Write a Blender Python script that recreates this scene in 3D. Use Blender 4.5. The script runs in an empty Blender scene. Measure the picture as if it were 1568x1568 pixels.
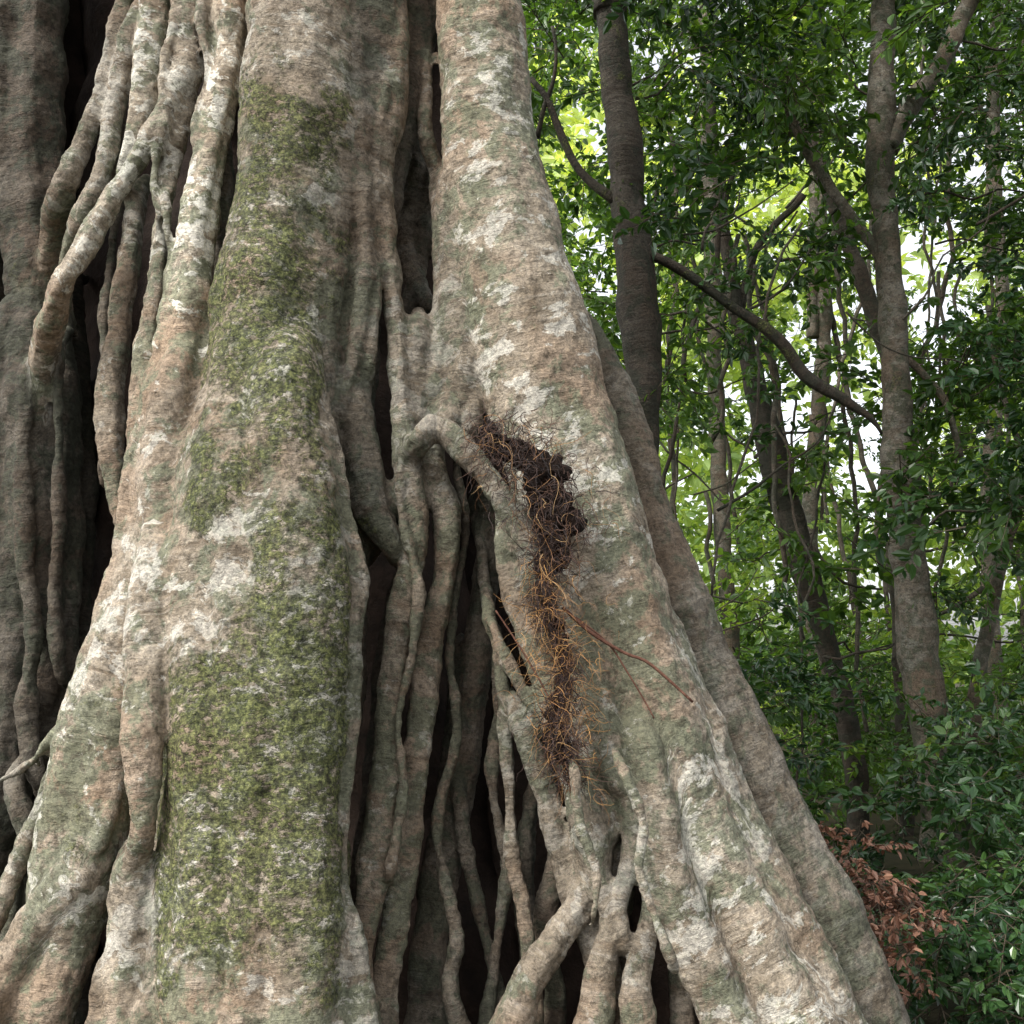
import bpy, math, random, time
import numpy as np
from mathutils import Vector, kdtree
T0=time.time()
rng=np.random.default_rng(7); random.seed(7)
scn=bpy.context.scene
scn.view_settings.view_transform='Standard'
scn.view_settings.look='None'
scn.view_settings.exposure=0
# ------------------------------------------------------------------ camera
CAM=np.array([0,0,1.6]); PITCH=math.radians(8); HALF=math.tan(math.radians(25))
cd=bpy.data.cameras.new("camera"); cam=bpy.data.objects.new("camera",cd); scn.collection.objects.link(cam)
cam.location=CAM; cam.rotation_euler=(math.radians(90)+PITCH,0,0)
cd.sensor_width=36; cd.lens=18/HALF; cd.clip_end=1000; cd.clip_start=0.05
scn.camera=cam
UP=np.array([0,-math.sin(PITCH),math.cos(PITCH)]); FW=np.array([0,math.cos(PITCH),math.sin(PITCH)])
def P(px,py,Y):
    """survey point: bearing + elevation (in photo units) at real distance Y -> world metres, scale"""
    u=(px-784)/784*HALF; v=(784-py)/784*HALF
    r=np.array([u,0,0])+v*UP+FW
    t=Y/r[1]
    return CAM+r*t, t*HALF/784
def proj(p):
    d=p-CAM
    f=d@FW; x=d[:,0]/f; y=(d@UP)/f
    return 784+x/HALF*784, 784-y/HALF*784
# ------------------------------------------------------------------ node helper
class N:
    def __init__(s,name):
        s.m=bpy.data.materials.new(name); s.m.use_nodes=True; s.t=s.m.node_tree; s.t.nodes.clear()
        s.out=s.t.nodes.new('ShaderNodeOutputMaterial')
    def n(s,ty,**k):
        nd=s.t.nodes.new(ty)
        for a,b in k.items(): setattr(nd,a,b)
        return nd
    def l(s,a,b): s.t.links.new(a,b)
    def setin(s,nd,i,v):
        if isinstance(v,bpy.types.NodeSocket): s.l(v,nd.inputs[i])
        elif v is not None: nd.inputs[i].default_value=v
    def math(s,op,a,b=None,c=None,clamp=False):
        nd=s.n('ShaderNodeMath',operation=op,use_clamp=clamp); s.setin(nd,0,a)
        if b is not None: s.setin(nd,1,b)
        if c is not None: s.setin(nd,2,c)
        return nd.outputs[0]
    def map(s,vec,sc):
        mp=s.n('ShaderNodeMapping'); s.l(vec,mp.inputs[0]); mp.inputs['Scale'].default_value=sc; return mp.outputs[0]
    def noise(s,vec,scale,detail=4,rough=.55,dist=0):
        if isinstance(scale,tuple): vec=s.map(vec,scale); scale=1
        nd=s.n('ShaderNodeTexNoise'); s.l(vec,nd.inputs['Vector'])
        nd.inputs['Scale'].default_value=scale; nd.inputs['Detail'].default_value=detail
        nd.inputs['Roughness'].default_value=rough; nd.inputs['Distortion'].default_value=dist
        return nd.outputs[0]
    def step(s,v,a,b,smooth=True):
        nd=s.n('ShaderNodeMapRange'); nd.interpolation_type='SMOOTHSTEP' if smooth else 'LINEAR'
        s.setin(nd,0,v); s.setin(nd,1,a); s.setin(nd,2,b); return nd.outputs[0]
    def ramp(s,v,pts):
        nd=s.n('ShaderNodeValToRGB'); s.l(v,nd.inputs[0]); e=nd.color_ramp.elements
        while len(e)<len(pts): e.new(0.5)
        for el,(p,c) in zip(e,pts): el.position=p; el.color=(*c,1)
        return nd.outputs[0]
    def mix(s,f,a,b,mode='MIX'):
        nd=s.n('ShaderNodeMix',data_type='RGBA',blend_type=mode)
        s.setin(nd,0,f)
        for i,v in ((6,a),(7,b)):
            if isinstance(v,tuple): v=(*v,1)
            s.setin(nd,i,v)
        return nd.outputs[2]
    def bump(s,h,strength,dist,prev=None):
        nd=s.n('ShaderNodeBump'); s.l(h,nd.inputs['Height']); nd.inputs['Strength'].default_value=strength
        nd.inputs['Distance'].default_value=dist
        if prev is not None: s.l(prev,nd.inputs['Normal'])
        return nd.outputs[0]
    def attr(s,name):
        return s.n('ShaderNodeAttribute',attribute_name=name)
# ------------------------------------------------------------------ materials
def bark_mat(name, dark=1.0, lich=1.0, mossmul=1.0):
    k=N(name)
    rc=k.attr('rc').outputs['Vector']; bk=k.attr('bk'); sep=k.n('ShaderNodeSeparateXYZ'); k.l(bk.outputs['Vector'],sep.inputs[0])
    moss,tint,rnd=sep.outputs
    pos=k.n('ShaderNodeTexCoord').outputs['Object']
    low=k.n('ShaderNodeTexNoise'); k.l(pos,low.inputs['Vector']); low.inputs['Scale'].default_value=1.9; low.inputs['Detail'].default_value=3
    lsep=k.n('ShaderNodeSeparateColor'); k.l(low.outputs['Color'],lsep.inputs[0]); la,lb,lc_=lsep.outputs
    n1=k.noise(pos,5.5,7,.66,.3)
    c=k.ramp(n1,[(.30,(.105,.082,.057)),(.43,(.218,.180,.133)),(.57,(.315,.268,.207)),(.70,(.40,.352,.283))])
    n2=k.noise(rc,(2.8,2.8,20),5,.66,.8)
    bandm=k.step(la,.34,.56)
    c=k.mix(k.math('MULTIPLY',k.step(n2,.52,.64),k.math('MULTIPLY',bandm,.55)),c,(.44,.39,.32))
    c=k.mix(k.math('MULTIPLY',k.step(n2,.46,.36),k.math('MULTIPLY',bandm,.65)),c,(.135,.095,.062))
    c=k.mix(k.math('MULTIPLY',k.step(lb,.46,.62),.55),c,(.245,.165,.108))
    # grey green algae
    n4=k.noise(pos,9,6,.70,.4)
    c=k.mix(k.math('MULTIPLY',k.step(k.math('MULTIPLY_ADD',lc_,.45,n4),.70,.79),.72),c,(.122,.142,.092))
    # dark stains / pits
    n6=k.noise(rc,(18,18,16),5,.76,.3)
    c=k.mix(k.math('MULTIPLY',k.step(n6,.53,.64),.6),c,(.07,.055,.038))
    # pale lichen blotches
    n5=k.noise(rc,(7.5,7.5,11),7,.68,.3)
    l5=k.math('MULTIPLY_ADD',lb,-.45,k.math('ADD',n5,.225))
    lm=k.step(l5,.560,.590)
    c=k.mix(k.math('MULTIPLY',lm,k.math('MULTIPLY',k.step(tint,.15,.9,False),.72*lich)),c,(.53,.51,.45))
    c=k.mix(k.math('MULTIPLY',k.math('MULTIPLY',k.step(n6,.42,.36),k.step(n4,.53,.60)),k.math('MULTIPLY',tint,.7)),c,(.49,.475,.41))
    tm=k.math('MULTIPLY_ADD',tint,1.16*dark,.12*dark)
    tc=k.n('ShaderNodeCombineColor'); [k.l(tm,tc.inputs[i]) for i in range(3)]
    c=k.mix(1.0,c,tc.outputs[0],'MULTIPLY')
    # moss
    m1=k.noise(pos,4.6,9,.74,.4)
    mz=k.math('ADD',k.math('MULTIPLY_ADD',la,-.45,k.math('ADD',m1,.225)),k.math('MULTIPLY_ADD',moss,.50*mossmul,-.385))
    mm=k.step(mz,.445,.56)
    mf=k.noise(pos,62,4,.78)
    mc=k.ramp(mf,[(.37,(.016,.020,.006)),(.5,(.062,.074,.020)),(.63,(.155,.165,.058))])
    chips=k.noise(rc,(26,26,42),4,.75)
    mm2=k.math('MULTIPLY',mm,k.step(chips,.60,.50))
    c=k.mix(k.math('MULTIPLY',mm2,.88),c,mc)
    c=k.mix(k.math('MULTIPLY',k.step(chips,.46,.36),.4),c,(.05,.042,.028))
    sp=k.ramp(mf,[(.36,(.45,.45,.45)),(.5,(.97,.97,.97)),(.64,(1.38,1.36,1.3))])
    c=k.mix(.75,c,sp,'MULTIPLY')
    crust=k.noise(pos,30,5,.74)
    wr=k.noise(rc,(12,12,70),3,.65,.8)
    h=k.math('MULTIPLY',n2,.012)
    h=k.math('MULTIPLY_ADD',wr,.004,h)
    h=k.math('MULTIPLY_ADD',crust,.012,h)
    h=k.math('MULTIPLY_ADD',chips,.005,h)
    h=k.math('MULTIPLY_ADD',mf,.005,h)
    h=k.math('MULTIPLY_ADD',mm2,.006,h)
    b=k.bump(h,1.0,1.0)
    p=k.n('ShaderNodeBsdfPrincipled'); k.l(c,p.inputs['Base Color']); k.l(b,p.inputs['Normal'])
    p.inputs['Roughness'].default_value=.8; p.inputs['Specular IOR Level'].default_value=.25
    k.l(p.outputs[0],k.out.inputs[0]); return k.m
def leaf_mat(name,cols,trans,rough=.38,transcol=(1.6,1.5,.5)):
    k=N(name); a=k.attr('lc').outputs['Fac']
    c=k.ramp(a,cols)
    p=k.n('ShaderNodeBsdfPrincipled'); k.l(c,p.inputs['Base Color']); p.inputs['Roughness'].default_value=rough
    p.inputs['Specular IOR Level'].default_value=.5
    t=k.n('ShaderNodeBsdfTranslucent'); k.l(k.mix(1.0,c,transcol,'MULTIPLY'),t.inputs[0])
    mx=k.n('ShaderNodeMixShader'); mx.inputs[0].default_value=trans
    k.l(p.outputs[0],mx.inputs[1]); k.l(t.outputs[0],mx.inputs[2]); k.l(mx.outputs[0],k.out.inputs[0]); return k.m
def plain(name,c1,c2,scale,rough=.9,bump=.5):
    k=N(name); pos=k.n('ShaderNodeTexCoord').outputs['Object']
    n=k.noise(pos,scale,5,.65); c=k.ramp(n,[(.3,c1),(.7,c2)])
    p=k.n('ShaderNodeBsdfPrincipled'); k.l(c,p.inputs[0]); p.inputs['Roughness'].default_value=rough
    p.inputs['Specular IOR Level'].default_value=.2
    k.l(k.bump(k.noise(pos,scale*3,4,.7),bump,.03),p.inputs['Normal']); k.l(p.outputs[0],k.out.inputs[0]); return k.m
M_fig=bark_mat('fig_bark')
M_tree=bark_mat('forest_tree_bark',dark=.68,lich=.9,mossmul=.9)
M_core=plain('core_shade_dark',(.010,.007,.005),(.035,.022,.016),7)  # near-black colour stands in for shade inside the hollow fig
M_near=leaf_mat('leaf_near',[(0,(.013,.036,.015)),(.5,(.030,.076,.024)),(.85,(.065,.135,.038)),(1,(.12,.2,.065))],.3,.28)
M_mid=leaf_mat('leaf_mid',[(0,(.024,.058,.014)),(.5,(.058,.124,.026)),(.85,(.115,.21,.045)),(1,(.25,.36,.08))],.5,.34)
M_far=leaf_mat('leaf_far_sunlit',[(0,(.14,.23,.07)),(.5,(.31,.42,.14)),(1,(.58,.68,.32))],.5,.6)  # sunlit brightness of the distance painted into the pale leaf colours
M_brown=leaf_mat('leaf_dead',[(0,(.045,.02,.012)),(.6,(.15,.07,.042)),(1,(.28,.15,.095))],.2,.6,(1,.8,.6))
M_twig=plain('twig',(.035,.028,.02),(.10,.08,.055),8)
M_vine=plain('vine_stem',(.07,.03,.02),(.16,.08,.055),12)
M_soil=plain('humus',(.008,.005,.004),(.035,.02,.013),40,bump=1)
M_ground=plain('leaf_litter_ground',(.012,.016,.006),(.05,.04,.022),5)
# ------------------------------------------------------------------ mesh helpers
def mesh_np(name,V,F,mats,mi=None,smooth=True,attrs=None,parent=None):
    me=bpy.data.meshes.new(name)
    V=np.asarray(V,dtype=np.float32); me.vertices.add(len(V)); me.vertices.foreach_set('co',V.ravel())
    tot=sum(f.size for f in F); nf=sum(len(f) for f in F)
    me.loops.add(tot); me.loops.foreach_set('vertex_index',np.concatenate([f.ravel() for f in F]).astype(np.int32))
    me.polygons.add(nf)
    cnt=np.concatenate([np.full(len(f),f.shape[1]) for f in F]); st=np.concatenate([[0],np.cumsum(cnt)[:-1]])
    me.polygons.foreach_set('loop_start',st.astype(np.int32))
    try: me.polygons.foreach_set('loop_total',cnt.astype(np.int32))
    except Exception: pass
    for m in mats: me.materials.append(m)
    if mi is not None: me.polygons.foreach_set('material_index',np.asarray(mi,dtype=np.int32))
    me.update(calc_edges=True); me.validate()
    me.polygons.foreach_set('use_smooth',np.full(len(me.polygons),smooth))
    if attrs: put_attrs(me,attrs)
    ob=bpy.data.objects.new(name,me); scn.collection.objects.link(ob)
    if parent: ob.parent=parent
    return ob
def put_attrs(me,attrs):
    for k,v in attrs.items():
        v=np.asarray(v,dtype=np.float32)
        if v.ndim==2:
            a=me.attributes.new(k,'FLOAT_VECTOR','POINT'); a.data.foreach_set('vector',v.ravel())
        else:
            a=me.attributes.new(k,'FLOAT','POINT'); a.data.foreach_set('value',v)
def empty(name,loc=(0,0,0)):
    e=bpy.data.objects.new(name,None); scn.collection.objects.link(e); e.location=loc; e.empty_display_size=.3; return e
def catmull(A,step):
    A=np.asarray(A,float); A=np.vstack([2*A[0]-A[1],A,2*A[-1]-A[-2]]); out=[]
    for i in range(1,len(A)-2):
        p0,p1,p2,p3=A[i-1:i+3]; L=np.linalg.norm(p2[:3]-p1[:3]); n=max(2,int(L/step))
        t=np.linspace(0,1,n,endpoint=False)[:,None]
        out.append(.5*((2*p1)+(-p0+p2)*t+(2*p0-5*p1+4*p2-p3)*t*t+(-p0+3*p1-3*p2+p3)*t**3))
    out.append(A[-2][None]); return np.vstack(out)
def tube_world(A,step=.03,seg=20,flute=.08,wob=.0,tint=.5,flat=1.0):
    S=catmull(A,step); n=len(S); C=S[:,:3].copy(); R=np.maximum(S[:,3],.002); mo=S[:,4]
    d=np.gradient(C,axis=0); T=d/np.linalg.norm(d,axis=1)[:,None]
    s=np.concatenate([[0],np.cumsum(np.linalg.norm(np.diff(C,axis=0),axis=1))])
    ph=rng.uniform(0,6.28,12)
    if wob>0:
        C[:,0]+=wob*(np.sin(s*7+ph[0])+.6*np.sin(s*15+ph[1])); C[:,1]+=wob*(np.sin(s*6+ph[2])+.5*np.sin(s*13+ph[3]))
    Yx=np.array([0.02,1,0.03]); side=np.cross(T,Yx); side/=np.linalg.norm(side,axis=1)[:,None]; nr=np.cross(side,T)
    th=np.linspace(0,2*np.pi,seg,endpoint=False)[None]; ss=s[:,None]
    rr=1+flute*(np.sin(2*th+ph[4]+ss*1.7)*.6+np.sin(3*th+ph[5]-ss*1.2)*.7+np.sin(5*th+ph[6]+ss*2.3)*.45+.25*np.sin(8*th+ph[10]+ss*1.1))
    rr=rr*(1+flute*.9*(np.sin(ss*9+ph[7])*.5+np.sin(ss*21+ph[8]+th)*.3+np.sin(ss*4+ph[9])*.6))
    rr=rr*R[:,None]
    V=C[:,None]+side[:,None]*(np.cos(th)*rr)[...,None]+nr[:,None]*(np.sin(th)*rr*flat)[...,None]
    i=np.arange(n-1)[:,None]*seg; j=np.arange(seg)[None]; j2=(j+1)%seg
    Q=np.stack([i+j,i+j2,i+seg+j2,i+seg+j],-1).reshape(-1,4)
    V=V.reshape(-1,3); nv=len(V)
    V=np.vstack([V,C[0],C[-1]])
    jj=np.arange(seg); a=np.stack([np.full(seg,nv),(jj+1)%seg,jj],-1); b=np.stack([np.full(seg,nv+1),(n-1)*seg+jj,(n-1)*seg+(jj+1)%seg],-1)
    rep=lambda x:np.concatenate([np.repeat(x,seg,axis=0),x[:1],x[-1:]])
    off=-(C[n//2,2]+s[n//2])
    sv=rep(s+off); bk=np.stack([rep(mo),np.full(nv+2,tint),np.full(nv+2,rng.random())],-1)
    return V,Q,np.vstack([a,b]),sv,rep(T),bk
class Builder:
    def __init__(s): s.V=[];s.Q=[];s.Tr=[];s.s=[];s.T=[];s.b=[];s.n=0
    def add(s,res):
        V,Q,Tr,sv,T,bk=res; s.V.append(V);s.Q.append(Q+s.n);s.Tr.append(Tr+s.n);s.s.append(sv);s.T.append(T);s.b.append(bk);s.n+=len(V)
    def arr(s): return np.vstack(s.V),np.vstack(s.Q),np.vstack(s.Tr),np.concatenate(s.s),np.vstack(s.T),np.vstack(s.b)
    def obj(s,name,mat,parent=None):
        V,Q,Tr,sv,T,b=s.arr()
        rc=V.copy(); rc[:,2]=sv
        return mesh_np(name,V,[Q,Tr],[mat],attrs={'rc':rc,'bk':b},parent=parent)
def path(ctrl,Y,moss=0,top=False,bot=False,flare=.32,dive=False,rs=1.0):
    A=[]
    for c in ctrl:
        x,y,r=c[:3]; dy=c[3] if len(c)>3 else 0; mo=c[4] if len(c)>4 else moss
        yy=Y+dy-flare*(max(0,y)/1568)**2
        p,sc=P(x,y,yy); A.append([*p,r*sc*rs,mo])
    A=np.array(A)
    if top:
        d=A[0]-A[1]; d[3:]=0; k=(6.8-A[0][2])/max(.2,d[2]); k=min(k,2.5/np.linalg.norm(d[:3])); A=np.vstack([A[0]+d*k,A])
    elif dive:
        d=A[0]-A[1]; u=d[:3]/np.linalg.norm(d[:3]); r=A[0][3]
        e=A[0].copy(); e[:3]+=u*(r*1.6+.03); e[1]+=.07+r*1.5; e[3]=r*.45; A=np.vstack([e,A])
    if bot:
        d=A[-1]-A[-2]; k=(A[-1][2]+.25)/max(.05,-d[2]); k=min(k,1.2/np.linalg.norm(d[:3]));e=A[-1]+np.array([d[0],d[1]-.05,d[2],0,0])*k; e[3]*=1.25; e[2]=-.25; A=np.vstack([A,e])
    elif dive:
        d=A[-1]-A[-2]; u=d[:3]/np.linalg.norm(d[:3]); r=A[-1][3]
        e=A[-1].copy(); e[:3]+=u*(r*1.6+.03); e[1]+=.07+r*1.5; e[3]=r*.45; A=np.vstack([A,e])
    return A
# ------------------------------------------------------------------ strangler fig
fig=empty('strangler_fig_tree',(0,0,0))
B=Builder()
def R(ctrl,Y,tint=.5,moss=0,top=False,bot=False,flute=.07,wob=.002,seg=20,flat=1.0,flare=.32,dive=True):
    rs=.92 if seg==20 else 1.0
    B.add(tube_world(path(ctrl,Y,moss,top,bot,flare,dive,rs),.03,seg,flute*.85 if seg==20 else flute,wob,tint,flat))
# main mossy trunk
R([(470,-60,80,0,.3),(462,120,85,0,.7),(447,300,86,0,.9),(418,480,92,0,.95),(400,620,98,0,.95),(385,760,125,0,.85),(385,900,140,0,.6),(388,1050,140,0,.85),(388,1200,138,0,1.2),(388,1350,140,0,1.1),(392,1500,145,0,.7),(395,1620,150,0,.7)],4.0,.70,top=True,bot=True,flute=.05,seg=48)
R([(440,560,55,-.14,.95),(440,700,62,-.2,.9),(450,850,75,-.22,.8),(455,1000,72,-.22,.95),(455,1150,70,-.2,1.2),(450,1300,70,-.2,1.1),(460,1450,70,-.2,.8),(460,1620,80,-.2,.6)],3.99,.66,bot=True,flute=.05,seg=36)
R([(340,680,50,-.06,.7),(330,800,70,-.11,.5),(320,950,78,-.13,.4),(330,1100,70,-.18,1.0),(335,1250,70,-.18,1.1),(330,1400,75,-.18,.95),(330,1620,85,-.18,.6)],4.0,.78,bot=True,flute=.05,seg=36)
R([(390,700,60,-.12,.85),(388,900,70,-.2,.5),(392,1100,66,-.24,1.0),(392,1300,66,-.22,1.1),(395,1620,70,-.2,.6)],4.0,.7,bot=True,flute=.05,seg=36)
# grey sheet right of it
R([(560,-60,72),(556,150,74),(540,350,60),(525,550,56),(520,750,58),(512,950,52),(505,1100,42),(500,1250,30)],4.18,.24,.45,top=True,flute=.09,seg=36)
R([(520,-60,40),(515,200,36),(500,400,36),(490,600,34),(485,800,30)],3.98,.36,.6,top=True,flute=.1)
R([(560,150,26),(555,300,26),(545,480,24),(545,620,28),(560,740,34),(580,800,28),(600,840,18)],4.04,.3,.45,flute=.1)
# left flank
R([(285,560,42),(268,680,55,0,.4),(262,800,60,0,.5),(228,950,72,0,.45),(185,1080,72,0,.55),(150,1200,72,0,.6),(125,1310,66,0,.45),(98,1420,55),(70,1530,55),(50,1640,60)],4.02,.76,bot=True,seg=32,flute=.08)
R([(245,820,30),(228,960,40,-.08),(222,1080,34,-.12),(218,1180,28,-.14),(214,1270,25,-.12),(200,1360,34),(195,1480,38),(190,1620,44)],3.88,.76,.4,bot=True,flute=.09)
R([(270,900,35),(262,1060,34,-.05),(255,1200,30),(262,1350,30),(268,1500,32),(262,1620,36)],4.0,.6,.65,bot=True)
# bright root column A and neighbours
R([(362,-60,34),(352,60,32),(342,140,36),(322,230,27),(305,340,30),(292,430,34),(280,530,40),(270,640,42),(262,760,40)],4.02,1.15,top=True,flute=.13,wob=.005)
R([(292,-60,24),(290,60,20),(288,100,26),(262,160,22),(232,210,20),(205,255,18),(165,320,18),(128,380,20),(98,430,22),(80,480,24,.1),(66,560,26,.3),(62,640,20,.4)],4.06,.8,top=True,flute=.1,wob=.004)
R([(245,-60,24),(232,60,24),(222,140,20),(205,220,16),(190,270,14,.04)],4.12,.95,top=True,flute=.1)
R([(288,100,22),(272,190,22),(258,270,16),(246,380,17),(232,480,19),(222,580,24),(222,680,28),(232,760,26)],4.1,.8,flute=.12,wob=.005)
R([(330,60,16),(338,180,14),(345,280,15),(340,380,12),(335,500,12),(318,590,14)],4.16,.4,flute=.1)
R([(215,290,18,.05),(196,400,20),(182,520,20),(170,640,20),(176,740,18),(200,820,16)],4.24,.6,flute=.12,wob=.004)
R([(260,560,30),(240,660,34),(214,760,30),(192,850,24),(170,930,24),(150,1010,22),(122,1065,15),(98,1110,10),(60,1155,9)],4.03,.85,flute=.12,wob=.005)
R([(235,700,22),(250,790,24),(222,880,26),(200,960,30)],3.96,.78)
R([(100,1115,9),(84,1165,11),(60,1240,14),(30,1310,15),(-5,1400,16)],4.05,.6,bot=True)
R([(62,1155,8),(30,1180,9),(-10,1200,10)],4.05,.5)
R([(110,1190,14),(75,1300,12),(40,1380,16),(-10,1440,20)],4.3,.22,bot=True)
R([(205,-60,16),(182,40,18),(160,130,19),(130,210,18),(100,280,20),(82,350,20,.15),(76,430,18,.3)],4.2,.55,top=True,flute=.1)
R([(215,20,18),(185,120,17),(165,210,18),(150,280,17),(125,340,17,.05),(105,400,16,.2),(100,470,14,.35)],4.16,.65,flute=.1)
R([(215,-60,14),(205,60,14),(188,160,13),(175,260,13,.08)],4.28,.3,top=True)
# thin interlacing roots
R([(318,-60,10),(310,30,11),(322,110,10),(300,190,9),(306,260,8)],4.0,.7,top=True,wob=.004)
R([(262,-60,9),(268,40,10),(250,110,9),(256,180,9),(236,260,9),(240,330,8)],4.03,.75,top=True,wob=.004)
R([(255,300,9),(262,400,9),(250,500,10),(262,600,11),(250,690,12)],4.02,.7,wob=.004)
R([(186,300,8),(170,400,9),(160,500,9),(168,600,9),(158,720,9)],4.34,.3,wob=.004)
R([(318,600,9),(300,700,10),(308,800,10),(282,900,12),(270,990,12)],3.86,.7,.3,wob=.004)
R([(165,960,9),(178,1040,10),(160,1120,10),(172,1210,11),(150,1300,12)],3.9,.7,.3,wob=.004)
R([(592,120,8),(578,230,8),(572,340,9),(578,450,9),(566,560,9)],4.0,.4,.4,wob=.003)
R([(615,700,8),(618,800,8),(640,900,8),(630,1000,8),(612,1100,8),(618,1200,9),(596,1330,9)],4.0,.45,wob=.003)
R([(700,720,7),(712,800,8),(700,900,8),(690,1000,9),(700,1110,9),(672,1230,9),(676,1340,9)],4.22,.32,wob=.004)
# left trunk, its deep shade put into the very low tints
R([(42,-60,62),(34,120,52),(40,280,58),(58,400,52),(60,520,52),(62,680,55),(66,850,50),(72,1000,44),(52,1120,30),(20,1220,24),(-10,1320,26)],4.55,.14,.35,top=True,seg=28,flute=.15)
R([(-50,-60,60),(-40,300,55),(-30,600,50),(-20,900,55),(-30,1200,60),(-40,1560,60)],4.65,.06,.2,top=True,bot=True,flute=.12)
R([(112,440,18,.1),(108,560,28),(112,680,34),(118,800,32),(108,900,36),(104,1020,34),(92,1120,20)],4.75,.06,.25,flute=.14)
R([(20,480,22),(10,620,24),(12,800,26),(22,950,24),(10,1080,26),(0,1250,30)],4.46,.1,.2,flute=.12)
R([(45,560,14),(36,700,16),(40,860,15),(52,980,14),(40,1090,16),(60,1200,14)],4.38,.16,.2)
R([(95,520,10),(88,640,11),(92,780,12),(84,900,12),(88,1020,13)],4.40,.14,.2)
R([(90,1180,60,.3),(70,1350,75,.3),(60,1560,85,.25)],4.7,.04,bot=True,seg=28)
# bottom left flare
R([(130,1330,35),(70,1400,38),(25,1460,42),(-20,1530,46)],3.95,.7,.25,bot=True,flute=.11)
R([(20,1200,14),(40,1290,16),(15,1370,15),(20,1450,18)],4.25,.25)
R([(205,1340,34),(205,1430,30),(160,1500,22),(140,1600,24)],3.88,.45,bot=True)
R([(240,1380,26),(248,1470,22),(225,1560,26)],3.86,.5,.2,bot=True)
# mid cluster, recess shade partly put into the lowered tints
R([(604,-60,28),(602,60,28),(600,140,30),(585,250,22),(588,360,20),(602,470,20),(612,570,20),(622,660,24),(628,740,30),(635,820,22),(622,910,20),(606,1000,22),(594,1120,22),(582,1240,24),(568,1360,24),(556,1460,20),(560,1600,24)],4.06,.52,.25,top=True,bot=True,flute=.1,wob=.003)
R([(640,-60,30),(640,80,30),(630,160,26),(612,240,18),(600,330,16)],4.22,.2,top=True)
R([(655,90,12),(650,200,14),(672,270,18,.06),(688,340,24),(690,420,28),(684,500,30),(668,570,32),(655,640,34),(662,720,30),(684,790,25),(682,870,21),(664,960,22),(652,1060,21),(634,1180,22),(620,1300,22),(604,1420,22),(590,1500,24),(585,1620,26)],4.14,.5,.15,bot=True,flute=.1,wob=.003)
R([(640,500,20),(640,600,24),(640,700,22),(604,762,24),(575,820,20,.04)],4.1,.4)
R([(748,770,28,.05),(752,840,28),(740,930,26),(726,1040,29),(708,1160,28),(684,1290,28),(664,1420,32),(648,1600,40)],4.42,.26,.1,bot=True,flute=.1)
R([(500,620,7),(518,700,7),(538,790,7),(553,880,8),(550,1000,8),(540,1120,9),(528,1240,9),(520,1350,14),(540,1450,22),(556,1600,26)],3.81,.5,.1,bot=True)
R([(490,600,6),(512,730,6),(530,820,6),(544,930,7),(538,1060,7),(520,1180,10),(512,1300,14),(505,1400,20)],3.79,.5,.2)
R([(495,1000,26),(512,1120,20),(505,1260,22),(500,1380,26),(495,1600,40)],3.95,.58,.4,bot=True)
R([(540,-60,18),(548,120,16),(556,260,15),(560,420,16),(540,560,14),(520,640,10)],3.98,.3,.45,top=True)
# cavity inner roots
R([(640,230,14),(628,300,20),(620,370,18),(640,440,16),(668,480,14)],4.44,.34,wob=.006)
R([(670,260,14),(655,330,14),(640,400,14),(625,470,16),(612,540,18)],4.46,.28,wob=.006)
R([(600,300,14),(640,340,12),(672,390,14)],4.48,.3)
# right trunk
R([(728,-60,64),(738,100,70),(752,240,76),(780,400,86),(812,520,92),(842,640,92),(880,750,92),(915,850,84),(948,950,80),(985,1070,80),(1022,1180,78),(1070,1290,74),(1120,1400,74),(1170,1500,76),(1215,1600,84)],4.12,.80,.3,top=True,bot=True,flute=.035,seg=44)
R([(700,280,30),(712,380,42),(718,470,46),(715,540,36),(700,610,30),(672,660,26)],4.12,.5,.45,seg=28)
R([(745,540,20),(730,600,14),(722,650,14)],4.08,.4)
R([(880,500,30),(935,600,34),(962,690,36),(988,790,40),(1018,890,52),(1055,1000,62),(1098,1110,72),(1140,1210,78),(1190,1320,82),(1240,1420,86),(1290,1530,88),(1330,1640,92)],4.46,.34,.25,bot=True,flute=.04,seg=40)
R([(1000,950,34),(1040,1060,44),(1080,1160,48),(1125,1270,50),(1180,1390,54),(1240,1510,56),(1290,1620,60)],4.16,.66,.25,bot=True,flute=.05,seg=28)
# arch root from centre towards right trunk
R([(640,680,22),(662,655,24),(692,668,24),(728,706,23),(768,762,23),(800,815,23),(818,880,20),(850,930,24)],3.98,.46,.05,flute=.1,wob=.002)
R([(770,800,18),(778,870,20),(800,940,24),(828,1010,26),(850,1080,25),(872,1160,26),(890,1230,30),(905,1300,34),(890,1380,26),(850,1440,27),(806,1510,28),(770,1600,34)],4.02,.58,.1,bot=True,flute=.1)
R([(845,900,34),(880,980,40),(905,1060,42),(925,1140,38),(935,1220,34),(925,1280,30)],4.02,.64,.25,flute=.09)
R([(735,810,9,.2),(742,880,12,.12),(752,960,12),(768,1040,11),(775,1140,11),(782,1230,12),(786,1320,13),(805,1420,14),(822,1600,18)],4.18,.48,bot=True)
R([(756,960,9,.06),(778,1015,12),(815,1080,12),(850,1130,14),(870,1180,18)],4.06,.48)
R([(795,1100,20),(822,1180,24),(850,1270,27),(878,1350,28),(908,1430,28),(930,1510,30),(945,1620,38)],4.1,.45,.1,bot=True)
R([(760,980,8),(760,1100,8),(755,1200,9),(775,1330,9),(760,1450,10),(740,1600,12)],4.3,.3,bot=True)
R([(905,1240,28),(915,1340,26),(940,1400,23),(925,1470,25),(905,1600,32)],3.98,.52,bot=True,flute=.1)
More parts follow.
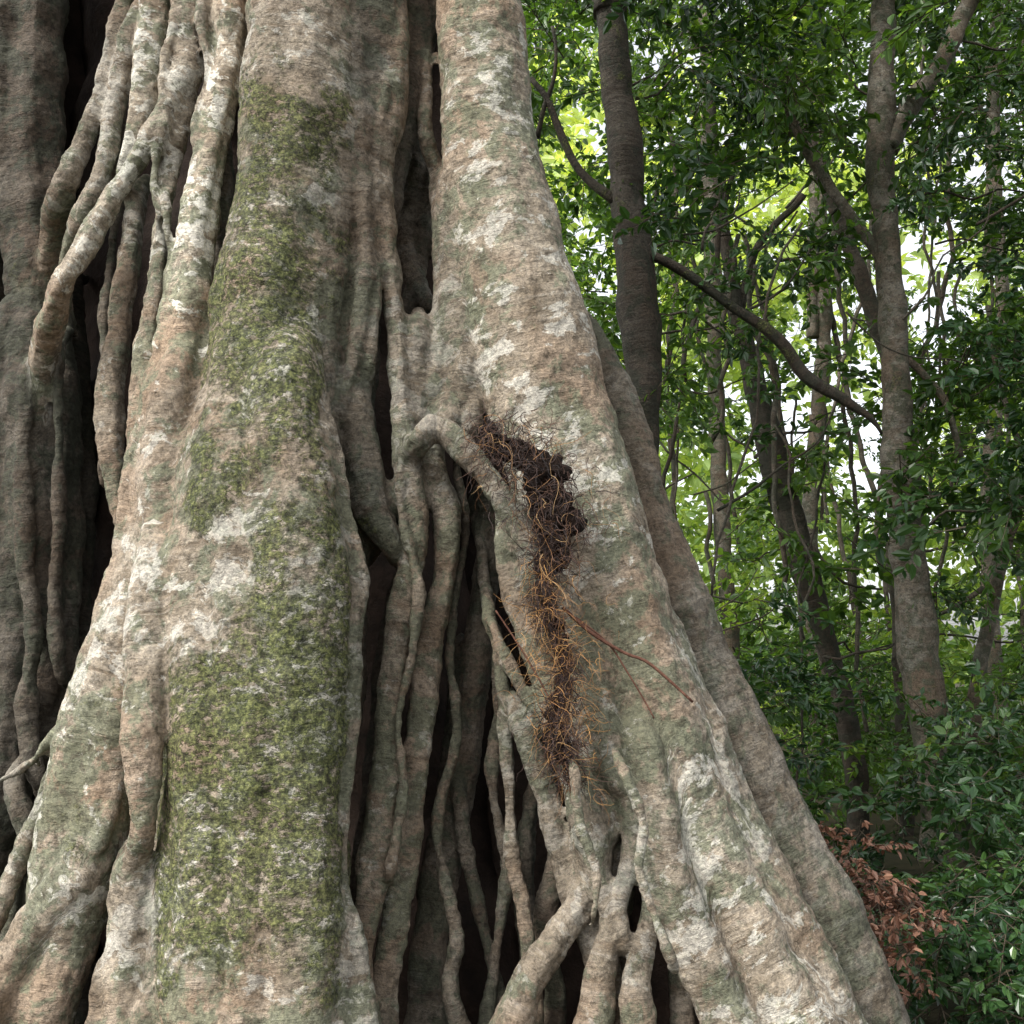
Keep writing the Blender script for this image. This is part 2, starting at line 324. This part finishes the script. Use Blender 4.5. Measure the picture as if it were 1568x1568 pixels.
R([(935,1180,24),(965,1230,18),(968,1310,17),(945,1390,18),(955,1440,16)],3.95,.5)
R([(925,1190,30),(928,1260,34),(936,1320,34),(950,1370,20)],4.10,.42,seg=24)
R([(975,1120,34),(1000,1220,40),(1012,1310,42),(1045,1400,46),(1085,1490,48),(1125,1600,54)],3.98,.72,.2,bot=True,flute=.08)
R([(985,1290,24),(1000,1370,23),(990,1440,21),(975,1510,25),(985,1620,33)],3.95,.5,bot=True)
R([(1010,1380,18),(1040,1480,20),(1050,1620,26)],4.1,.38,bot=True)
R([(930,1400,18),(960,1480,20),(965,1600,24)],4.2,.26,bot=True)
R([(850,1330,18),(830,1430,20),(850,1520,20),(840,1620,24)],4.3,.22,bot=True)
R([(820,1200,16),(800,1330,18),(812,1450,20),(800,1600,24)],4.42,.16,bot=True)
R([(700,1200,10),(712,1300,12),(735,1400,12),(760,1500,12),(790,1620,16)],4.35,.22,bot=True)
R([(680,1340,10),(700,1440,12),(690,1520,14),(720,1620,18)],4.15,.25,bot=True)
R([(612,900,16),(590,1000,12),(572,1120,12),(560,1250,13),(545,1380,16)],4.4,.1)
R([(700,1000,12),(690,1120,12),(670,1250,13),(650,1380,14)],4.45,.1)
# fine surface roots clinging to the buttress
R([(880,1190,9),(888,1260,8),(915,1330,8),(908,1400,8)],3.74,.6,wob=.004)
R([(955,1180,8),(985,1260,9),(975,1330,8),(1000,1400,9),(1030,1470,9)],3.72,.6,wob=.004)
for kx,ky,kr,kY in [(344,120,30,3.98),(318,225,24,3.96),(284,95,24,4.0),(300,340,26,3.95),(250,690,34,3.9),(430,815,40,3.66),(222,1090,26,3.72),(720,590,24,4.0),(1005,1225,26,3.76),(898,1270,28,3.74),(628,770,28,4.0),(60,440,34,4.42),(130,1010,20,4.1)]:
    R([(kx,ky-kr*.9,kr*.6),(kx+3,ky,kr),(kx-2,ky+kr*.9,kr*.6)],kY+.07,.6,.1,flute=.12,flare=.1)
# limbs above
for a in ([(-.9,4.1,6.2,.22,0),(-1.8,3.4,7.6,.17,0),(-3.2,2.6,8.8,.10,0),(-4.4,2.0,9.4,.05,0)],[(-.2,4.2,6.2,.2,0),(.6,3.4,7.8,.15,0),(1.6,2.2,9.0,.09,0),(2.4,1.2,9.6,.04,0)],[(-1.3,4.2,6.3,.18,0),(-1.4,4.8,8.0,.15,0),(-.8,5.6,9.6,.08,0)],[(-1.6,4.3,6.2,.17,0),(-3.0,4.8,7.6,.12,0),(-4.6,5.0,8.8,.06,0)],[(-.9,4.1,6.0,.3,0),(-.8,3.9,7.2,.24,0),(-.9,3.4,8.6,.14,0),(-1.2,2.2,9.8,.06,0)]):
    B.add(tube_world(np.array(a),.06,16,.06,.01,.5))
V,Q,Tr,sv,TT,bk=B.arr()
tmp=mesh_np('tmp',V,[Q,Tr],[M_fig])
rm=tmp.modifiers.new('r','REMESH'); rm.mode='VOXEL'; rm.voxel_size=.0095; rm.use_smooth_shade=True
sm=tmp.modifiers.new('s','SMOOTH'); sm.factor=.5; sm.iterations=3
def clouds(n,size,depth=2):
    t=bpy.data.textures.new(n,'CLOUDS'); t.noise_scale=size; t.noise_depth=depth; return t
for i,(sz,st) in enumerate([(.25,.036),(.09,.017),(.03,.010)]):
    dm=tmp.modifiers.new('d%d'%i,'DISPLACE'); dm.texture=clouds('c%d'%i,sz); dm.strength=st; dm.mid_level=.5; dm.texture_coords='LOCAL'
dg=bpy.context.evaluated_depsgraph_get()
me=bpy.data.meshes.new_from_object(tmp.evaluated_get(dg)); me.name='trunk_and_aerial_roots'
bpy.data.objects.remove(tmp)
nv=len(me.vertices); co=np.empty(nv*3,np.float32); me.vertices.foreach_get('co',co); co=co.reshape(-1,3)
print('fig verts',nv,time.time()-T0)
kd=kdtree.KDTree(len(V))
for i,v in enumerate(V.tolist()): kd.insert(v,i)
kd.balance()
idx=np.fromiter((kd.find(c)[1] for c in co.tolist()),dtype=np.int64,count=nv)
sN=sv[idx]+np.einsum('ij,ij->i',co-V[idx],TT[idx])
ed=np.empty(len(me.edges)*2,np.int32); me.edges.foreach_get('vertices',ed); ed=ed.reshape(-1,2)
src=np.concatenate([ed[:,0],ed[:,1]]); dst=np.concatenate([ed[:,1],ed[:,0]])
deg=np.maximum(np.bincount(dst,minlength=nv),1)
def soften(a,it):
    for _ in range(it): a=.4*a+.6*np.bincount(dst,weights=a[src],minlength=nv)/deg
    return a
bb=bk[idx].copy(); bb[:,0]=soften(bb[:,0],60); bb[:,1]=soften(bb[:,1],8)
sN=soften(sN,6)
rc=co.copy(); rc[:,2]=sN
put_attrs(me,{'rc':rc,'bk':bb})
me.polygons.foreach_set('use_smooth',np.ones(len(me.polygons),bool))
me.materials.clear(); me.materials.append(M_fig)
fo=bpy.data.objects.new('trunk_and_aerial_roots',me); scn.collection.objects.link(fo); fo.parent=fig
print('kd done',time.time()-T0)
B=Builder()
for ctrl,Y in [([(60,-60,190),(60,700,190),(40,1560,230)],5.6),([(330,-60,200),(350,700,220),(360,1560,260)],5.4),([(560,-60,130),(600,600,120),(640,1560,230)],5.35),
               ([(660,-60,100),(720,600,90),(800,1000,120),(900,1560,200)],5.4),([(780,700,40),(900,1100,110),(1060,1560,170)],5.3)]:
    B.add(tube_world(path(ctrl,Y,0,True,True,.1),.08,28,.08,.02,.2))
B.obj('inner_shade_core',M_core,fig)  # core added behind the gaps to stop light and keep them dark
# ------------------------------------------------------------------ foliage sprays
def leaf_geo(L,W):
    return np.array([[0,0,0],[.3*L,.5*W,.12*W],[.72*L,.36*W,.08*W],[L,0,-.08*L],[.72*L,-.36*W,.08*W],[.3*L,-.5*W,.12*W]]), np.array([[0,1,2,3],[0,3,4,5]])
def rotm(yaw,pitch,roll):
    cy,sy=np.cos(yaw),np.sin(yaw);cp,sp=np.cos(pitch),np.sin(pitch);cr,sr=np.cos(roll),np.sin(roll)
    z=np.zeros_like(yaw);o=np.ones_like(yaw)
    Rz=np.stack([cy,-sy,z,sy,cy,z,z,z,o],-1).reshape(-1,3,3)
    Ry=np.stack([cp,z,sp,z,o,z,-sp,z,cp],-1).reshape(-1,3,3)
    Rx=np.stack([o,z,z,z,cr,-sr,z,sr,cr],-1).reshape(-1,3,3)
    return Rz@Ry@Rx
def spray(ntw=6,nl=10,size=.5,L=.10,W=.05,seed=0):
    r=np.random.default_rng(seed); Vs=[];Fs=[];mi=[];lc=[];n=0
    def prism(a,b,w):
        nonlocal n
        d=(b-a)/np.linalg.norm(b-a); u=np.cross(d,[.1,.2,1]); u/=np.linalg.norm(u); v=np.cross(d,u)
        ring=[w*(math.cos(t)*u+math.sin(t)*v) for t in (0,2.09,4.19)]
        Vs.append(np.array([a+q for q in ring]+[b+q*.6 for q in ring]))
        Fs.append(np.array([[0,1,4,3],[1,2,5,4],[2,0,3,5]])+n); mi.extend([1]*3); lc.extend([.5]*6); n+=6
    axis=np.array([size,0,-.1*size]); prism(np.zeros(3),axis*.5,.006); prism(axis*.5,axis,.005)
    for t in range(ntw):
        f=(t+.6)/ntw; base=axis*f; yaw=(1 if t%2 else -1)*r.uniform(.3,1.1); pit=r.uniform(-.5,.6); ln=size*r.uniform(.4,.75)
        d=np.array([math.cos(yaw)*math.cos(pit),math.sin(yaw)*math.cos(pit),-math.sin(pit)])
        prism(base,base+d*ln,.0035)
        k=nl; ff=r.uniform(.15,1.0,k); pos=base+d*ln*ff[:,None]+r.normal(0,.012,(k,3))
        ly=yaw+r.choice([-1,1],k)*r.uniform(.3,1.3,k); lp=r.normal(.25,.5,k); lr=r.normal(0,.7,k)
        M=rotm(ly,lp,lr); sc=r.uniform(.6,1.2,k)
        lv,lf=leaf_geo(L,W)
        VV=np.einsum('nij,kj->nki',M,lv)*sc[:,None,None]+pos[:,None]
        Vs.append(VV.reshape(-1,3)); Fs.append((lf[None]+(np.arange(k)*6)[:,None,None]).reshape(-1,4)+n); mi.extend([0]*(2*k))
        lc.extend(np.repeat(r.uniform(0,1,k),6).tolist()); n+=6*k
    return np.vstack(Vs),np.vstack(Fs),np.array(mi),np.array(lc)
TPL=[spray(seed=i) for i in range(5)]
TPLB=[spray(ntw=6,nl=8,size=.4,L=.085,W=.04,seed=40+i) for i in range(4)]
TPLF=[spray(ntw=6,nl=8,size=1.5,L=.30,W=.17,seed=20+i) for i in range(4)]
def scatter(name,pts,mats,tpls,parent=None,smin=.8,smax=1.4,bright=None,seed=1):
    r=np.random.default_rng(seed); n=len(pts)
    Vs=[];Fs=[];mi=[];lc=[];off=0
    which=r.integers(0,len(tpls),n)
    if bright is None: bright=r.uniform(-.3,.3,n)
    for k,(tv,tf,tm,tl) in enumerate(tpls):
        sel=np.where(which==k)[0]
        if len(sel)==0: continue
        M=rotm(r.uniform(0,6.28,len(sel)),r.normal(.15,.45,len(sel)),r.uniform(-.7,.7,len(sel)))
        sc=r.uniform(smin,smax,len(sel))
        VV=np.einsum('nij,kj->nki',M,tv)*sc[:,None,None]+pts[sel][:,None]
        Vs.append(VV.reshape(-1,3)); m=len(sel); kv=len(tv)
        Fs.append((tf[None]+(np.arange(m)*kv)[:,None,None]).reshape(-1,4)+off); off+=m*kv
        mi.append(np.tile(tm,m)); lc.append(np.clip((tl[None]*.6+.2+bright[sel][:,None]),0,1).ravel())
    return mesh_np(name,np.vstack(Vs),Fs,mats,np.concatenate(mi),False,{'lc':np.concatenate(lc)},parent)
class Nz:
    def __init__(s,f,seed,k=14):
        r=np.random.default_rng(seed); d=r.normal(size=(k,3)); d/=np.linalg.norm(d,axis=1)[:,None]; s.k=d*f*r.uniform(.6,1.6,k)[:,None]; s.p=r.uniform(0,6.28,k)
    def __call__(s,p): return np.sin(p@s.k.T+s.p).sum(1)/math.sqrt(len(s.p)/2)
GAPS=[(880,190,50),(900,330,28),(1440,380,62),(1480,255,38),(1235,600,60),(1090,745,75),(1500,1010,65),(1150,545,36),(1250,25,30),(1050,880,60),(1130,330,22),(990,155,28),(1340,760,30),(1560,700,28),(1170,960,38),(1300,130,24),(1290,480,28),(1100,1000,32),(1370,1100,22)]
r=np.random.default_rng(99)
SPECK=[(r.uniform(860,1568),r.uniform(0,720),r.uniform(9,22)) for _ in range(80)]
TRK=[((1352,0),(1362,400),30,9.5),((1362,400),(1390,840),34,9.5),((1390,840),(1450,1450),40,9.5),((1105,330),(1195,740),26,11),((1195,740),(1318,1250),30,11),((928,0),(990,740),34,8.2),((1232,200),(1330,460),18,11.5),((1530,880),(1475,1250),22,10.5),((990,385),(1330,640),14,8.2)]
def clear_trunks(p,prob,seed):
    r=np.random.default_rng(seed); px,py=proj(p); keep=np.ones(len(p),bool)
    for (ax,ay),(bx,by),w,Yt in TRK:
        t=np.clip(((px-ax)*(bx-ax)+(py-ay)*(by-ay))/((bx-ax)**2+(by-ay)**2),0,1)
        d=np.hypot(px-ax-t*(bx-ax),py-ay-t*(by-ay))
        keep&=~((d<w+10)&(p[:,1]<Yt+.3)&(r.random(len(p))<prob))
    return p[keep]
def candidates(n,y0,y1,seed,margin=3.0,zmax=1.0):
    r=np.random.default_rng(seed); Y=(r.uniform(y0**2,y1**2,n*3))**.5
    X=r.uniform(-.05,1,len(Y))*(Y*HALF+margin)
    Z=r.uniform(0,1,len(Y))*(1.6+Y*.66+.6)*zmax+.1
    return np.stack([X,Y,Z],-1)
def carve(p,gaps,prob,seed):
    r=np.random.default_rng(seed); px,py=proj(p); keep=np.ones(len(p),bool)
    for gx,gy,gr in gaps:
        d=np.hypot(px-gx,py-gy)/(gr*1.15); keep&=~((d<1)&(r.random(len(p))<prob))
    return p[keep]
print('foliage',time.time()-T0)
r=np.random.default_rng(61)
p=np.stack([r.uniform(-6,3.5,280),r.uniform(-.5,7,280),r.uniform(7.6,10.2,280)],-1); p=p[Nz(1.1,62)(p)>-.35]
scatter('crown',p,[M_mid,M_twig],TPL,fig,smin=1.1,smax=1.8,seed=62)  # unseen crown added overhead to shade the trunk and block sky light
c=candidates(2800,8,19,3,2.5); nz=Nz(1.8,5); nz2=Nz(.5,6)
v=nz(c)+.6*nz2(c)+.09*(c[:,2]-3); c=c[v>.35][:1650]; c=clear_trunks(carve(c,GAPS+SPECK,.95,1),.7,1)
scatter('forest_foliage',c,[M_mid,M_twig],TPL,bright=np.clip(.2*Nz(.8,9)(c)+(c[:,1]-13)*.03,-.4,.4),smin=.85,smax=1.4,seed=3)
c=candidates(1700,6.8,10,13,1.0); v=Nz(2.2,15)(c); px,py=proj(c)
c=c[(v>.4)&(px>1020)][:340]; c=clear_trunks(carve(c,GAPS+SPECK,1,2),1,2)
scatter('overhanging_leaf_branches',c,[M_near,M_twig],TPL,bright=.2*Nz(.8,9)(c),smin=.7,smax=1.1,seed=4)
c=candidates(1500,22,40,23,5); v=Nz(.55,25)(c)+.2; hz=(c[:,2]-3)/16
c=c[v>hz*1.0-.45][:1000]; c=carve(c,[g for g in GAPS if g[1]<650 and g[2]>23],.93,5)
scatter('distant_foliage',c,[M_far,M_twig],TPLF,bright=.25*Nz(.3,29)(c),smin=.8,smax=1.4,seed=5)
def bushes(name,n,x0,x1,y0,y1,h,mat,seed,smin=.6,smax=1.0,tp=TPL):
    r=np.random.default_rng(seed); p=np.stack([r.uniform(x0,x1,n),r.uniform(y0,y1,n),r.random(n)**.8*h],-1)
    return scatter(name,clear_trunks(p,.6,seed) if y0>6 else p,[mat,M_twig],tp,smin=smin,smax=smax,seed=seed)
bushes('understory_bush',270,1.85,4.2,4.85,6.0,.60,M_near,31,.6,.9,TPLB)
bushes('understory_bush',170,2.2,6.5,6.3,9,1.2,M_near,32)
bushes('understory_bush',260,1.2,9,9,14,1.8,M_mid,34)
bushes('understory_bush',110,1.8,9,14,20,2.4,M_mid,35,1.2,2.0)
r=np.random.default_rng(3); pp=[]
for (x,y,s_,n_) in [(1290,1290,14,4),(1345,1375,30,12),(1385,1430,26,9),(1315,1335,16,4)]:
    for _ in range(n_): pp.append(P(x+r.normal(0,s_),y+r.normal(0,s_),4.8+r.normal(0,.08))[0])
scatter('dead_leaf_branch',np.array(pp),[M_brown,M_twig],TPLB,smin=.35,smax=.6,seed=33)
# ------------------------------------------------------------------ background trees
def forest_tree(ctrls,Y,tint,moss,crown_at,ncrown,seed,mat=M_mid):
    e=empty('rainforest_tree'); b=Builder()
    for i,ct in enumerate(ctrls):
        b.add(tube_world(path(ct,Y,moss,top=(i==0),bot=(i==0),flare=0),.06,14,.09,.008,tint))
    b.obj('trunk',M_tree,e)
    r=np.random.default_rng(seed); cc=np.array(crown_at); k=r.integers(0,len(cc),ncrown)
    pts=cc[k,:3]+r.normal(0,1,(ncrown,3))*cc[k,3:4]
    scatter('crown',clear_trunks(carve(pts,GAPS,.9,seed),.9,seed),[mat,M_twig],TPL,e,seed=seed)
    return e
W=lambda x,y,Y:P(x,y,Y)[0].tolist()
forest_tree([[(928,-60,24),(938,80,25),(955,220,26),(968,380,28),(982,520,28),(986,640,27),(982,760,27),(985,1000,28)],
             [(945,310,8),(905,280,7),(868,225,6),(840,160,5),(815,120,4)],[(985,385,7),(1060,425,8),(1130,475,8),(1190,520,9),(1235,575,9),(1290,612,8),(1330,640,5),(1350,665,2)],
             [(820,210,4),(850,110,3),(845,40,3)]],8.2,.14,.6,[W(900,-250,8.2)+[.9],W(1100,-200,8.5)+[.9],W(880,90,8.8)+[.5]],60,41)
forest_tree([[(1352,-60,15),(1350,120,20),(1348,250,19),(1362,400,20),(1372,560,22),(1378,700,24),(1390,840,26),(1402,960,29),(1420,1100,30),(1438,1220,30),(1446,1400,34),(1450,1560,36)],
             [(1356,230,16),(1400,150,14),(1450,80,13),(1500,-40,12),(1540,-120,9)],[(1365,420,8),(1310,340,8),(1240,240,7),(1190,120,6)],
             [(1470,700,5),(1450,620,5),(1400,560,6),(1372,540,7)]],9.5,.5,.5,[W(1350,-250,9.5)+[1.1],W(1540,-100,9.5)+[.9],W(1230,120,9.5)+[.6]],90,42)
forest_tree([[(1085,150,8),(1105,330,10),(1130,480,13),(1165,620,18),(1195,740,21),(1225,840,20),(1250,930,18),(1280,1040,17),(1305,1150,17),(1318,1300,18)],
             [(1130,480,8),(1160,380,6),(1230,300,5)]],11,.14,.5,[W(1085,80,11)+[1.0]],40,43)
forest_tree([[(1180,60,8),(1232,200,11),(1285,330,12),(1330,460,12),(1372,600,13),(1372,800,10)]],11.5,.2,.3,[W(1180,0,11.5)+[.9]],30,44)
forest_tree([[(1560,760,9),(1530,880,10),(1505,1000,11),(1485,1120,11),(1470,1300,12)],[(1505,900,4),(1440,940,3),(1390,930,3)]],10.5,.4,.3,[W(1580,600,10.5)+[.7]],30,45)
forest_tree([[(1080,-60,10),(1085,200,11),(1090,400,12),(1100,700,12),(1120,1000,13),(1150,1300,14)]],16,.45,.3,[W(1080,-100,16)+[1.4]],40,46)
forest_tree([[(1255,-60,9),(1250,200,10),(1262,500,11),(1240,800,12),(1250,1100,13),(1240,1300,14)]],17,.5,.2,[W(1250,-100,17)+[1.4]],40,47)
forest_tree([[(1530,-60,8),(1520,200,9),(1535,500,10),(1510,800,11),(1530,1100,12),(1540,1300,12)]],14,.5,.2,[W(1530,-100,14)+[1.2]],40,48)
b=Builder(); r=np.random.default_rng(77)
for i in range(34):
    Y=r.uniform(8,18); x=r.uniform(1010,1640); y0=r.uniform(-60,800); n=8; y1=r.uniform(y0+300,1500)
    ys=np.linspace(y0,y1,n); xs=x+np.cumsum(r.normal(0,9,n))+r.uniform(-.2,.25)*(ys-y0); rr=r.uniform(2,4.5)
    b.add(tube_world(path([(xs[j],ys[j],rr) for j in range(n)],Y,.3,flare=0),.12,6,.05,.015,r.uniform(.1,.4)))
for i in range(60):
    Y=r.uniform(8,15); x=r.uniform(900,1560); y=r.uniform(0,1000); n=5; a=r.uniform(-.9,.9); L=r.uniform(80,260)
    t=np.linspace(0,1,n); rr=r.uniform(1.2,3)
    b.add(tube_world(path([(x+L*tt*math.cos(a)+r.normal(0,8),y+L*tt*math.sin(a)-60*tt*tt+r.normal(0,8),rr*(1-.5*tt)) for tt in t],Y,.2,flare=0),.1,6,.05,.01,.2))
b.obj('liana_and_sapling_stems',M_tree)
# ------------------------------------------------------------------ debris of fibrous roots
deb=empty('fibrous_root_debris')
b=Builder()
line=[(742,665,14),(772,682,28),(810,704,33),(835,745,36),(850,795,34),(848,845,20),(834,890,7),(838,950,4),(868,1010,4),(862,1070,9),(855,1115,19),(868,1155,19),(880,1195,8)]
LY=3.74
b.add(tube_world(path(line,LY,0,flare=.15,rs=.75),.010,24,.26,.012,.2,.5))
do=b.obj('humus_clump',M_soil,deb)
for sz,st in ((.07,.12),(.02,.06)):
    dm=do.modifiers.new('d','DISPLACE'); dm.texture=clouds('h',sz); dm.strength=st; dm.texture_coords='LOCAL'
def strands(name,n,cols,parent,spread,Lr,rad,seed,seq=None,grav=.10):
    r=np.random.default_rng(seed); A=path(seq or line,LY-.03,0,flare=.15); S=catmull(A,.01); Vs=[];Fs=[];lc=[];off=0
    for i in range(n):
        c=S[r.integers(0,len(S))]; p=c[:3]+r.normal(0,1,3)*c[3]*spread; p[1]-=c[3]*.3
        d=r.normal(0,1,3); d[1]*=.5; d/=np.linalg.norm(d); m=12; L=r.uniform(*Lr)/m; pts=[p]
        curl=r.normal(0,.35,3)
        for j in range(m-1):
            d=d+r.normal(0,.3,3)+curl*.5+np.array([0,0,-grav]); d/=np.linalg.norm(d); pts.append(pts[-1]+d*L)
        pts=np.array(pts); dd=np.gradient(pts,axis=0); dd/=np.linalg.norm(dd,axis=1)[:,None]
        u=np.cross(dd,[.3,.9,.1]); u/=np.linalg.norm(u,axis=1)[:,None]; v=np.cross(dd,u); w=(rad*r.uniform(.5,1.3)*np.linspace(1,.35,m))[:,None]
        ring=np.stack([pts+u*w,pts-.5*u*w+.87*v*w,pts-.5*u*w-.87*v*w],1).reshape(-1,3)
        ii=(np.arange(m-1)*3)[:,None]; j=np.arange(3)[None]; q=np.stack([ii+j,ii+(j+1)%3,ii+3+(j+1)%3,ii+3+j],-1).reshape(-1,4)
        Vs.append(ring);Fs.append(q+off);off+=len(ring);lc.append(np.full(len(ring),r.random()))
    k=N(name); p=k.n('ShaderNodeBsdfPrincipled'); k.l(k.ramp(k.attr('lc').outputs['Fac'],cols),p.inputs[0]); p.inputs['Roughness'].default_value=.7; k.l(p.outputs[0],k.out.inputs[0])
    mesh_np(name,np.vstack(Vs),Fs,[k.m],None,True,{'lc':np.concatenate(lc)},parent)
strands('dark_rootlets',2000,[(0,(.01,.006,.005)),(.6,(.045,.022,.016)),(1,(.10,.05,.03))],deb,.9,(.05,.15),.0017,51)
strands('tan_rootlets',300,[(0,(.12,.055,.025)),(.6,(.28,.14,.05)),(1,(.45,.30,.14))],deb,1.2,(.08,.26),.0011,52,None,.28)
strands('orange_rootlets',380,[(0,(.2,.09,.03)),(1,(.52,.28,.09))],deb,1.5,(.04,.14),.0011,53,[(838,880,14),(835,920,15),(850,960,21),(868,1020,20),(860,1080,18),(870,1130,20),(880,1180,14)])
b=Builder()
for ct,Y in [([(862,930,2.4),(905,968,2.8),(955,1000,2.4),(985,1012,2.4),(1020,1040,2.3),(1062,1075,2)],3.75),([(880,945,1.5),(930,985,1.5),(960,1030,1.5),(1000,1100,1.2)],3.76),([(760,935,1.2),(790,985,1.4),(830,1050,1.3),(850,1090,1.2)],3.74)]:
    b.add(tube_world(path(ct,Y,0,flare=.15),.02,6,.05,.005,.25))
b.obj('creeping_vine',M_vine)
# ------------------------------------------------------------------ ground
n=140; g=np.linspace(-1,1,n); gx=np.sign(g)*np.abs(g)**3*400
X,Yg=np.meshgrid(gx,gx+6); Z=.06*np.sin(X*1.3)*np.cos(Yg*1.1)+.03*np.sin(X*3.1+Yg*2.3)
Vg=np.stack([X,Yg,Z-.05],-1).reshape(-1,3); i=np.arange(n-1)[:,None]*n+np.arange(n-1)[None]
mesh_np('ground',Vg,[np.stack([i,i+1,i+n+1,i+n],-1).reshape(-1,4)],[M_ground])
# ------------------------------------------------------------------ light
w=bpy.data.worlds.new('World'); scn.world=w; w.use_nodes=True; nt=w.node_tree; nt.nodes.clear()
sk=nt.nodes.new('ShaderNodeTexSky'); sk.sky_type='NISHITA'; sk.sun_disc=False; sk.sun_elevation=math.radians(50); sk.sun_rotation=math.atan2(-.75,-.6); sk.dust_density=4; sk.air_density=1.0
hs=nt.nodes.new('ShaderNodeHueSaturation'); hs.inputs['Saturation'].default_value=.2; hs.inputs['Value'].default_value=2.8
bg=nt.nodes.new('ShaderNodeBackground'); bg.inputs[1].default_value=.15; wo=nt.nodes.new('ShaderNodeOutputWorld')
nt.links.new(sk.outputs[0],hs.inputs['Color']); nt.links.new(hs.outputs[0],bg.inputs[0]); nt.links.new(bg.outputs[0],wo.inputs[0])
sd=bpy.data.lights.new('sun','SUN'); sd.energy=3.4; sd.angle=math.radians(12); sd.color=(1,.955,.885)
so=bpy.data.objects.new('sun',sd); scn.collection.objects.link(so)
so.rotation_euler=Vector((.75,.6,-1.15)).to_track_quat('-Z','Y').to_euler(); so.location=(-5,-6,12)
print('total',time.time()-T0)
